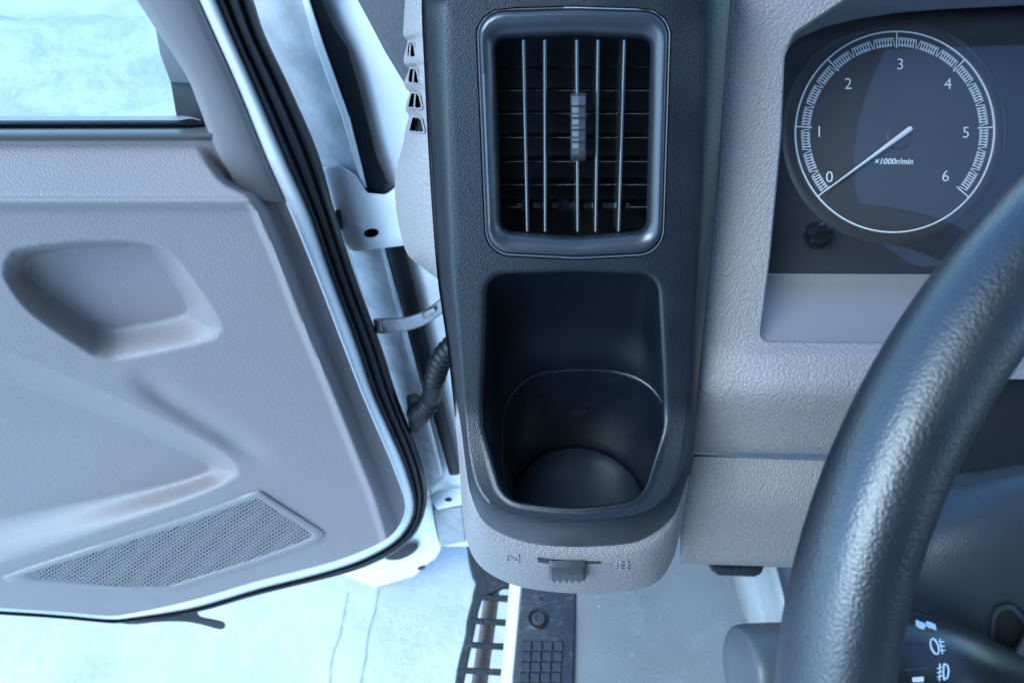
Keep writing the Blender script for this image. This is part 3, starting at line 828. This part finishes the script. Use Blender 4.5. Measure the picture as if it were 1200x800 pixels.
for ang, hh in ((38, .0021), (-30, .0020), (88, .0019)):
    d = Vector((math.cos(rad(ang)), math.sin(rad(ang)))); nn = Vector((-d.y, d.x))
    for k in range(-88, 89):
        c = Vector((200, 640)) + nn * (k * 3.7)
        for t0, t1 in clip_line(S1, c, d):
            if t1 - t0 < 3: continue
            K = max(2, int((t1 - t0) / 40))
            pts = [c + d * (t0 + (t1 - t0) * q / K) for q in range(K + 1)]
            w = .66
            m.loft([[onp(*(p - nn*w), hh - .0012) for p in pts], [onp(*(p - nn*w*.8), hh) for p in pts], [onp(*(p + nn*w*.8), hh) for p in pts], [onp(*(p + nn*w), hh - .0012) for p in pts]], False)
obj('grille_mesh', m, M['greysmooth'], grille, kind='stuff', merge=False)

# ================================================================== door pillar of the cab
T = thing('door_pillar', 'white painted door pillar with black sealing strip between door and console', 'pillar', PP.pt(470, 600, -.02))
mb = MB().plate(PP, [(180, -80), (520, -80), (560, 300), (575, 640), (516, 640), (508, 655), (485, 675), (400, 700), (300, 722), (238, 736), (200, 700), (300, 500)], -.03, -.022, 2)
obj('pillar_skin', mb, M['white'], T)
mb = MB().plate(PP, rpoly([(240, -80, 0), (342, -80, 0), (357, 0, 20), (374, 53, 30), (406, 140, 20), (428, 219, 6), (415, 208, 8), (400, 196, 8), (385, 196, 4), (330, 196, 0)], 4), -.02, -.006, 3)
obj('jamb_flange', mb, M['whitedirty'], T)
mb = MB().plate(PP, rpoly([(340, -80, 0), (350, -80, 0), (363, 0, 10), (380, 53, 20), (411, 140, 20), (431, 222, 4), (424, 220, 3), (401, 140, 20), (369, 53, 20), (354, 0, 20)], 4), -.008, .0005, 2)
obj('flange_lip', mb, M['white'], T)
mb = MB().plate(PP, rpoly([(346, -80, 0), (368, -80, 0), (378, 0, 0), (393, 31, 8), (409, 56, 12), (424, 109, 10), (443, 184, 20), (456, 214, 5), (450, 227, 8), (434, 228, 8), (427, 219, 5), (406, 140, 20), (374, 53, 20), (357, 0, 20)], 5), -.02, -.004, 3)
obj('sealing_strip', mb, M['rubber'], T)
# bracket plate with a hole
outl = rpoly([(372, 196, 3), (400, 194, 8), (418, 206, 10), (430, 226, 8), (452, 228, 10), (470, 214, 8), (482, 214, 0), (490, 284, 3), (472, 288, 3), (414, 295, 6), (404, 286, 4)], 5)
hole = [(435 + 8.6 * math.cos(a), 273 + 5 * math.sin(a) - .8*math.cos(a)) for a in [2*math.pi*k/32 for k in range(32)]]
HC = (435, 262); oa = sorted(set([2*math.pi*k/120 - math.pi for k in range(120)]))
ho = radial(hole, HC, oa); ou = radial(dense(outl, 3), HC, oa)
# centre lies above the hole rim: use the hole's own centre
HC = (435, 273); ho = radial(hole, HC, oa); ou = radial(dense(outl, 3), HC, oa)
mb = MB().loft([[PP.pt(*q, hh) for q in L] for L, hh in (([lerp2(a, HC, 0) for a in ho], -.020), (ho, .0045), ([lerp2(a, b, .03) for a, b in zip(ho, ou)], .006), ([lerp2(a, b, .96) for a, b in zip(ho, ou)], .006), (ou, .0045), (ou, -.02))])
obj('hinge_bracket', mb, M['white'], T, sharp=50)
mb = MB().plate(PP, [tuple(p) for p in hole], -.021, -.019, .3); obj('bracket_hole', mb, M['pit'], T)
mb = MB().plate(PP, rpoly([(392, 246, 3), (399, 246, 3), (402, 268, 3), (397, 270, 3)], 3), .004, .010, 1); obj('rubber_stop', mb, M['darkblue'], T)
# lower jamb below the bracket
mb = MB().plate(PP, rpoly([(410, 293, 2), (448, 290, 2), (470, 350, 0), (500, 470, 0), (520, 560, 4), (500, 578, 4), (488, 540, 0), (455, 437, 0)], 4), -.02, -.010, 2)
obj('lower_jamb', mb, M['whitedirty'], T)
mb = MB().plate(PP, rpoly([(446, 290, 1), (451, 290, 1), (478, 390, 0), (506, 500, 0), (520, 556, 1), (514, 556, 1), (499, 500, 0), (471, 390, 0)], 4), -.012, -.006, 1)
obj('jamb_lip', mb, M['white'], T)
mb = MB().plate(PP, rpoly([(451, 289, 2), (474, 287, 2), (496, 372, 0), (538, 545, 0), (539, 556, 3), (527, 557, 3), (505, 480, 0), (480, 390, 0)], 4), -.02, -.005, 2)
obj('sealing_strip', mb, M['rubber'], T)
# foot of the pillar: hinge shelf and box
PSH = Plane(PP.pt(520, 585, .004), (0, -.25, .97))
hole = [(525.5 + 4.4*math.cos(a), 585 + 2.6*math.sin(a)) for a in [2*math.pi*k/24 for k in range(24)]]
mb = MB().plate(PSH, rpoly([(503, 582, 2), (512, 574, 2), (548, 570, 2), (548, 590, 2), (512, 597, 3)], 4), -.004, 0, 1); obj('hinge_shelf', mb, M['white'], T)
mb = MB().plate(PSH, hole, -.001, .0006, .3); obj('shelf_hole', mb, M['darkblue'], T)
mb = MB().plate(PP, rpoly([(508, 596, 1), (541, 592, 1), (546, 634, 2), (516, 640, 3)], 3), -.02, -.002, 1.5); obj('hinge_box', mb, material('grey primer', (.36, .37, .39), .4, 0, 0, (.26, .27, .29), 40), T)
mb = MB().plate(PP, [tuple(q) for q in spline([(503, 570), (507, 596), (513, 628), (517, 642), (508, 656), (500, 652), (505, 636), (500, 606)], 4, True)], -.022, -.012, 1.5)
obj('jamb_bead', mb, M['white'], T)
mb = MB().plate(PP, [tuple(q) for q in spline([(452, 652), (468, 640), (484, 636), (490, 640), (484, 648), (470, 655), (456, 656)], 4, True)], -.022, -.010, 2); obj('bump_stop', mb, M['rubber'], T)
for x, y, a in ((494, 665, 5), (378, 697, 5)):
    mb = MB().plate(PP, [(x + a*math.cos(t), y + 2.6*math.sin(t) - 1.2*math.cos(t)) for t in [2*math.pi*k/20 for k in range(20)]], -.023, -.0205, .4); obj('drain_hole', mb, M['pit'], T)

# door check strap
PK = Plane(PP.p0 + PP.n * .035, PP.n)
top_ = spline([(439, 373), (446, 373), (470, 372), (492, 366), (508, 356), (520, 346)], 5); bot_ = spline([(441, 390), (448, 391), (472, 388.5), (495, 382), (512, 372), (526, 362)], 5)
mb = MB().loft([[PK.pt(*p.lerp(q, t), hh) for p, q in zip(top_, bot_)] for t, hh in ((0, -.004), (0, 0), (.08, .0012), (.9, .0012), (1, 0), (1, -.004))], False)
T2 = thing('door_check_strap', 'curved zinc plated check strap bridging door edge and pillar', 'check strap', PK.pt(470, 385))
obj('arm', mb, M['steel'], T2, sharp=40)
mb = MB().plate(PK, rpoly([(437, 374, 1), (446, 374, 1), (448, 389, 1), (440, 390, 1)], 3), -.006, .006, 1); obj('end_block', mb, M['steel'], T2)
mb = MB().plate(PK, rpoly([(494, 367, 1), (508, 360, 1), (512, 365, 1), (497, 374, 1)], 3), .0005, .0045, 1.5); obj('raised_bead', mb, M['steel'], T2)

# wiring boot
T2 = thing('wiring_boot', 'black corrugated rubber wiring boot between door and pillar', 'cable boot', PK.pt(490, 490))
mb = MB().plate(PK, rpoly([(476, 463, 3), (487, 461, 3), (501, 468, 4), (503, 492, 4), (490, 508, 4), (480, 506, 3)], 4), -.006, .004, 3); obj('grommet', mb, M['rubber'], T2)
path = resample(spline([PK.pt(486, 484, .006), PK.pt(497, 480, .012), PK.pt(505, 466, .012), PK.pt(509, 446, .010), PK.pt(514, 428, .008), PK.pt(522, 414, .006), PK.pt(534, 402, .004)], 8), 90)
rr = []
for i in range(90):
    t = i / 89; rib = (.08 < t < .36) or t > .56
    rr.append(.0100 + (.0017 * math.sin(t * 2 * math.pi * 17) if rib else .0002))
obj('bellows', MB().tube(path, rr, 18), M['rubber'], T2, sharp=80)

# ================================================================== dashboard end trim with slots
T = thing('end_trim', 'pale grey dash end trim with four small slots beside the black console', 'trim', PC.pt(490, 320, -.03))
PE = Plane(PC.p0 - PC.n * .022, PC.n)
tl = [(476, -60), (474.5, 0), (472.5, 38), (474, 44), (477.5, 49), (475, 60), (473, 70), (474.5, 76), (479.5, 81), (476, 90), (473.5, 98), (476, 104), (480, 109), (477, 118), (475, 128), (477, 132), (479, 137), (476, 148), (474, 158), (473, 166), (468, 185), (463.5, 203), (463, 231), (467, 262), (477, 297), (496, 314), (517, 330)]
tr = [(500, -60), (502, 0), (502.8, 38), (503, 44), (503.3, 49), (503.6, 60), (504, 70), (504.3, 76), (504.5, 81), (504.8, 90), (505, 98), (505.3, 104), (505.6, 109), (506, 118), (506.5, 128), (506.8, 132), (507, 137), (507.4, 148), (507.8, 158), (508, 166), (509, 185), (510, 203), (511, 231), (512, 262), (515, 297), (518, 314), (521, 331)]
tl = resample(spline(tl, 6), 400); tr = resample(spline(tr, 6), 400)
slots = [(482, 59), (484.5, 89.5), (486.5, 118.5), (488.5, 146.5)]
slot_poly = []
for k, (x, y) in enumerate(slots):
    w = (5, 6.6, 8.2, 8.8)[k]
    slot_poly.append(rpoly([(x - w*.55, y - 9, 2), (x + w*.5, y - 8, 4), (x + w, y + 9, 2), (x - w, y + 7.5, 2)], 4))
def build_trim():
    """skin with real openings: a fine grid whose cells inside a slot are left out"""
    m = MB(); NX, NY = 46, 300
    A, Bq = resample(tl, NY), resample(tr, NY); grid = []; pxs = []
    for j in range(NY):
        for i in range(NX):
            t = i / (NX - 1); p = A[j].lerp(Bq[j], t); pxs.append((p.x, p.y))
            grid.append(PE.pt(p.x, p.y, -.034 * (1 - t) ** 2.4 + .004 * t))
    pts_ = np.array(pxs); ins = np.zeros(len(pxs), bool)
    for s_ in slot_poly: ins |= polysd(pts_, s_) < 0
    m.v = grid
    for j in range(NY - 1):
        for i in range(NX - 1):
            q = (j*NX+i, j*NX+i+1, (j+1)*NX+i+1, (j+1)*NX+i)
            if not all(ins[list(q)]): m.f.append(q)
    return m
tm = build_trim(); tb = tm.bvh()
obj('skin', tm, M['grey'], T, sharp=60)
for k, s_ in enumerate(slot_poly):
    so = ccw(dense(s_, 1.5))
    def hh(p, o): 
        t = min(1, max(0, (p[0] - 474) / 32)); return -.034 * (1 - t) ** 2.4 + .004 * t + o
    mb = MB().loft([[PE.pt(*q, hh(q, o)) for q in L] for L, o in ((offset(so, -1.6), .0002), (offset(so, -1.2), .0010), (offset(so, -.2), .0010), (so, .0), (so, -.012))])
    sl = obj('slot', mb, M['grey'], T, sharp=50)
    mb = MB().poly([PE.pt(*q, hh(q, -.0115)) for q in so]); obj('slot_void', mb, M['pit'], sl)
    if k < 3:
        x, y = slots[k]; c = x + (-1.5, 0, -.5)[k]
        mb = MB().plate(PE, [(c - .4, y - 8.5), (c + 1.8, y - 8.5), (c + .4, y + 8.5), (c - 1.8, y + 8.5)], hh((c, y), -.010), hh((c, y), -.002), .4); obj('slot_bar', mb, M['grey'], sl)
# dark pillar cover above it
PQ = Plane(PE.p0 - PC.n * .06, PC.n)
mb = MB().plate(PQ, rpoly([(392, -60, 0), (500, -60, 0), (500, 120, 0), (480, 108, 6), (452, 62, 10), (432, 24, 10), (420, 2, 0)], 4), -.02, .0, 6)
tag(obj('pillar_cover', mb, material('dark pillar cloth', (.06, .062, .07), .8, 500, .5)), 'dark textured windscreen pillar cover above the slotted end trim', 'pillar cover')

# ================================================================== sill, scuff plate, step
T = thing('door_sill', 'narrow white painted door sill strip beside the charcoal scuff plate', 'sill', (0, .2, .56))
PSL = Plane((0, 0, .648), (0, 0, 1))
mb = MB().plate(PSL, [(599, 660), (612, 660), (611, 687), (600, 810), (595, 860), (580, 860), (585.5, 805), (597, 683)], -.10, 0, 1.5); obj('sill_strip', mb, M['white'], T)
T = thing('scuff_plate', 'charcoal scuff plate with a screw and raised tread blocks on the sill', 'scuff plate', (.04, .25, .65))
PU = Plane((0, 0, SILL_Z), (0, 0, 1))
mb = MB().plate(PU, rpoly([(612.5, 660, 0), (676, 660, 0), (673, 760, 0), (670, 860, 3), (597, 860, 3), (601.5, 790, 0), (611, 690, 0)], 3), -.012, 0, 2); plate = obj('plate', mb, M['scuff'], T)
sc = PU.pt(631, 725); sr_ = 10.2 * .9 / FX
def rings(c, prof, n=36): return [[c + Vector((r*math.cos(a), r*math.sin(a), z)) for a in [2*math.pi*k/n for k in range(n)]] for r, z in prof]
obj('screw_recess', MB().loft(rings(sc, ((sr_*1.25, .0003), (sr_*1.08, .0014), (sr_*.98, .0010), (sr_*.9, .0002))), cap1=True), M['pit'], T)
obj('screw', MB().loft(rings(sc, ((sr_*.78, .0002), (sr_*.78, .0035), (sr_*.7, .0046), (sr_*.42, .0050), (sr_*.38, .0030), (sr_*.1, .0028))), cap1=True), M['screw'], T)
h1 = PU.pt(634, 701); obj('pin_hole', MB().loft(rings(h1, ((.0026, .0003), (.0026, .0006), (.001, .0006)), 12), cap1=True), M['pit'], T)
blk = None
for r in range(9):
    for c in range(4):
        y = 757 + r * 12.4; x = 617.5 + c * 12.2 - (y - 757) * .075
        a = PU.pt(x, y)
        if blk is None:
            w = .0108; d = .0108
            mb = MB().loft([[Vector((sx*w/2*k, sy*d/2*k, z)) for sx, sy in ((-1, -1), (1, -1), (1, 1), (-1, 1))] for k, z in ((1, .0), (1, .0022), (.86, .0032))], cap1=True)
            blk = mesh(mb, 'tread_block'); blk.materials.append(M['scuff'])
        o = bpy.data.objects.new('tread_block', blk); COL.objects.link(o); o.parent = T; o.location = a - T.location
# step with open grating below the sill
T = thing('entry_step', 'dirty charcoal plastic entry step grating below the white sill', 'step', PS.pt(560, 790, -.03))
mb = MB(); rows = []
outer = dense(spline([(546, 640), (549, 660), (553, 676), (557, 684), (555, 700), (550, 718), (545, 742), (538, 770), (532, 800), (526, 840)], 4), 6, False)
mb.plate(PS, [(546, 632), (549, 660), (553, 676), (557, 684)] + [(x + random.uniform(-1.2, 1.2), y) for x, y in ((554, 696), (552, 704), (550, 716), (547, 728), (545, 742), (541, 756), (538, 770), (535, 786), (532, 800), (526, 840))] +
         [(538, 840), (544, 800), (550, 770), (556, 742), (561, 716), (566, 700), (590, 690), (600, 690), (606, 640), (590, 620)], -.05, 0, 2)
obj('step_frame', mb, M['darkblue'], T)
for y in (699, 727, 755, 785, 816):
    x0 = 565 - (y - 699) * .21; x1 = 606 - (y - 690) * .10
    mb = MB().plate(PS, rpoly([(x0 - 8, y - 4, 1), (x1, y - 3 + 1.5, 1), (x1, y + 7, 1), (x0 - 8, y + 3.5, 1)], 3), -.035, .001, 1.5); obj('bar', mb, M['darkblue'], T)
PR = Plane((0, 0, .26), (0, 0, 1))
mb = MB().tube([PR.pt(577, 690), PR.pt(572, 730), PR.pt(566, 770), PR.pt(558, 830)], .0135, 16)
tag(obj('rusty_pipe', mb, M['rust']), 'rusty brown pipe seen through the step grating', 'pipe')
# moulded kick wall at the foot of the dash
mb = MB(); rows = []
for k, (px, py, z) in enumerate(((852, 640, .70), (858, 660, .69), (866, 690, .675), (872, 715, .665), (878, 745, .655), (884, 800, .653), (890, 840, .652))):
    r_ = []
    for t, dz, dx in ((0, -.012, -4), (.1, -.002, 0), (.2, .004, 5), (.35, .009, 12), (.5, .0125, 20), (.7, .018, 30), (.9, .027, 41), (1.0, .034, 48), (1.04, .034, 51), (1.08, .022, 53), (1.1, -.04, 54)):
        r_.append(Plane((0, 0, z + dz), (0, 0, 1)).pt(px + dx, py))
    rows.append(r_)
tag(obj('floor_duct', MB().loft(rows, False), material('pale moulded duct', (.22, .22, .22), .35, 250, .3, (.18, .18, .18), 20), sharp=60), 'pale moulded duct cover on the floor behind the steering wheel', 'duct cover')

# ================================================================== steering wheel, column and stalk
def cam3(x, y, z): return CAM + Vector((1, 0, 0)) * x - UPV * y + FWD * z
cx, cy, cz, ta, tb_, RW = .3092, .1193, .2365, .040, .0644, .2139
nrm = cam3(math.sin(tb_)*math.cos(ta), math.sin(ta), -math.cos(tb_)*math.cos(ta)) - CAM
u_ = cam3(math.cos(tb_), 0, math.sin(tb_)) - CAM; nrm.normalize(); u_ = (u_ - nrm * u_.dot(nrm)).normalized(); v_ = nrm.cross(u_)
WC = cam3(cx, cy, cz)
T = thing('steering_wheel', 'black leather grained steering wheel rim in front of the dashboard', 'steering wheel', WC - nrm * .06)
pts = [WC + (u_*math.cos(a) + v_*math.sin(a)) * RW for a in [2*math.pi*k/160 for k in range(160)]]
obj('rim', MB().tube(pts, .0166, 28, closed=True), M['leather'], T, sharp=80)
def wring(prof, n=48): return [[WC + (u_*math.cos(a) + v_*math.sin(a))*r + nrm*z for a in [2*math.pi*k/n for k in range(n)]] for r, z in prof]
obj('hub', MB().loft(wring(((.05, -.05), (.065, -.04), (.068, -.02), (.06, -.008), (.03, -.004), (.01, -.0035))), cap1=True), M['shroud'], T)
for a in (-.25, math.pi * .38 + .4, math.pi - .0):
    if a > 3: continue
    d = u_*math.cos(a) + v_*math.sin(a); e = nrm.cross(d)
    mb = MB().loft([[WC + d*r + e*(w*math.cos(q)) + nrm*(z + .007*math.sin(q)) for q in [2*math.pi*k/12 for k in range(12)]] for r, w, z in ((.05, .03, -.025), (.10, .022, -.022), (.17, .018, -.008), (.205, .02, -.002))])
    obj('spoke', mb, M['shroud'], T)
# column cover
T = thing('steering_column', 'dark grey steering column cover behind the steering wheel rim', 'column cover', cam3(.30, .12, .46))
def S_(px, py, z): return cam3((px-600)/FX*z, (py-400)/FX*z, z)
mb = MB(); rows = []
for py, z, x0 in ((541, .365, 1120), (543, .352, 1110), (547, .342, 1100), (553, .335, 1092), (562, .330, 1084), (580, .326, 1062), (610, .323, 1030), (650, .322, 1008), (700, .325, 1000), (760, .330, 990), (840, .338, 980)):
    r_ = []
    for t in range(16):
        k = t / 15; px = x0 + (1640 - x0) * k; zz = z + .012 * (1 - sstep(k * 4)) 
        r_.append(S_(px, py + 14 * (1 - sstep(k * 5)), zz))
    rows.append(r_)
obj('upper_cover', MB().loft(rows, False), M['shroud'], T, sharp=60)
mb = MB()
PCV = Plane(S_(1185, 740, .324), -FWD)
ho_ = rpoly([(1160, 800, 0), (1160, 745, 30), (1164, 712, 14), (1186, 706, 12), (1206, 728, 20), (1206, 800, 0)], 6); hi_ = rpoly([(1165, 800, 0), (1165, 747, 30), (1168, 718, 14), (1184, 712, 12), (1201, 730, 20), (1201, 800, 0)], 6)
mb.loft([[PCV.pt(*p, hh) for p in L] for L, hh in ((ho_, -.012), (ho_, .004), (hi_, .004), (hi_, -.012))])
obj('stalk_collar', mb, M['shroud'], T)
mb = MB().poly([PCV.pt(*p, .0018) for p in hi_]); obj('stalk_opening', mb, M['pit'], T)
mb = MB().plate(PCV, [tuple(q) for q in spline([(1215, 725), (1196, 750), (1180, 775), (1166, 800), (1155, 840), (1290, 840), (1290, 720)], 4, True)], -.004, .020, 6)
obj('lower_cover', mb, material('column lower cover', (.05, .052, .056), .4), T)
# turn signal stalk
T = thing('light_stalk', 'dark light switch stalk with pale lamp symbols behind the steering wheel', 'stalk', S_(1180, 770, .315))
axis = [(1188, 800, .312), (1170, 797, .308), (1140, 790, .300), (1110, 786, .296), (1080, 784, .293), (1040, 783, .291), (1000, 782, .290), (960, 782, .290), (920, 782, .290)]
rad_ = [.0135, .0145, .0165, .0195, .0215, .0222, .0215, .019, .0165]
mb = MB().tube([S_(*a) for a in axis], rad_, 32); lb = mb.bvh()
obj('lever', mb, M['gloss'].copy() if False else material('stalk plastic', (.012, .013, .015), .32), T, sharp=60)
mb = MB(); e0, e1 = S_(924, 782, .290), S_(866, 784, .287); d = (e1 - e0).normalized()
mb.tube([e0, e0.lerp(e1, .3), e0.lerp(e1, .8), e0.lerp(e1, .95), e1, e1 + d*.0004], [.0168, .0168, .0166, .0160, .0148, .004], 36)
obj('end_knob', mb, material('stalk end plastic', (.06, .062, .065), .42), T, 'plain grey rotary end of the stalk', sharp=40)
lit = material('pale symbol print', (.55, .68, .75), .4)
m = MB()
for q in ([(1073, 726), (1077, 728), (1083, 730), (1085, 733), (1083, 737), (1078, 736), (1073, 732)], [(1085, 728), (1090, 729), (1096, 732), (1097, 738), (1093, 736), (1088, 735), (1085, 732)]): decal(m, lb, q, .0003)
obj('position_lamp_symbol', m, lit, T)
m = MB(); ell = [(1095 + 4.4*math.cos(t) + 2.4*math.sin(t), 757 + 9*math.sin(t)) for t in [2*math.pi*k/18 for k in range(18)]]
stroke(m, lb, ell, 1.6, .0003, True)
for k in range(3): stroke(m, lb, [(1100 + k, 751 + k*5), (1103 + k, 752 + k*5), (1106 + k*.6, 751.5 + k*5)], 1.3, .0003)
stroke(m, lb, [(1101, 748), (1104, 766)], 1.1, .0003)
obj('rear_fog_symbol', m, lit, T)
m = MB(); stroke(m, lb, [(1106, 777), (1110, 779), (1111.5, 785), (1110, 793), (1106, 796), (1105, 787)], 1.3, .0003, True)
for k in range(3): stroke(m, lb, [(1098, 783 + k*5), (1101, 781.5 + k*5), (1104, 781 + k*5)], 1.2, .0003)
stroke(m, lb, [(1101, 777), (1100.5, 797)], 1.1, .0003)
obj('front_fog_symbol', m, lit, T)
m = MB(); decal(m, lb, rpoly([(1069, 793, 1), (1082, 792, 1), (1082, 798, 1), (1069, 798.5, 1)], 2), .0003); obj('index_mark', m, lit, T)
m = MB(); stroke(m, lb, [(1060, 784.5), (1072, 783.5), (1088, 782.5)], 2.2, .0005); obj('collar_line', m, M['shroud'], T)
m = MB(); stroke(m, lb, [(1058, 754.5), (1080, 754)], 2.2, .0002); obj('collar_groove', m, M['pit'], T)
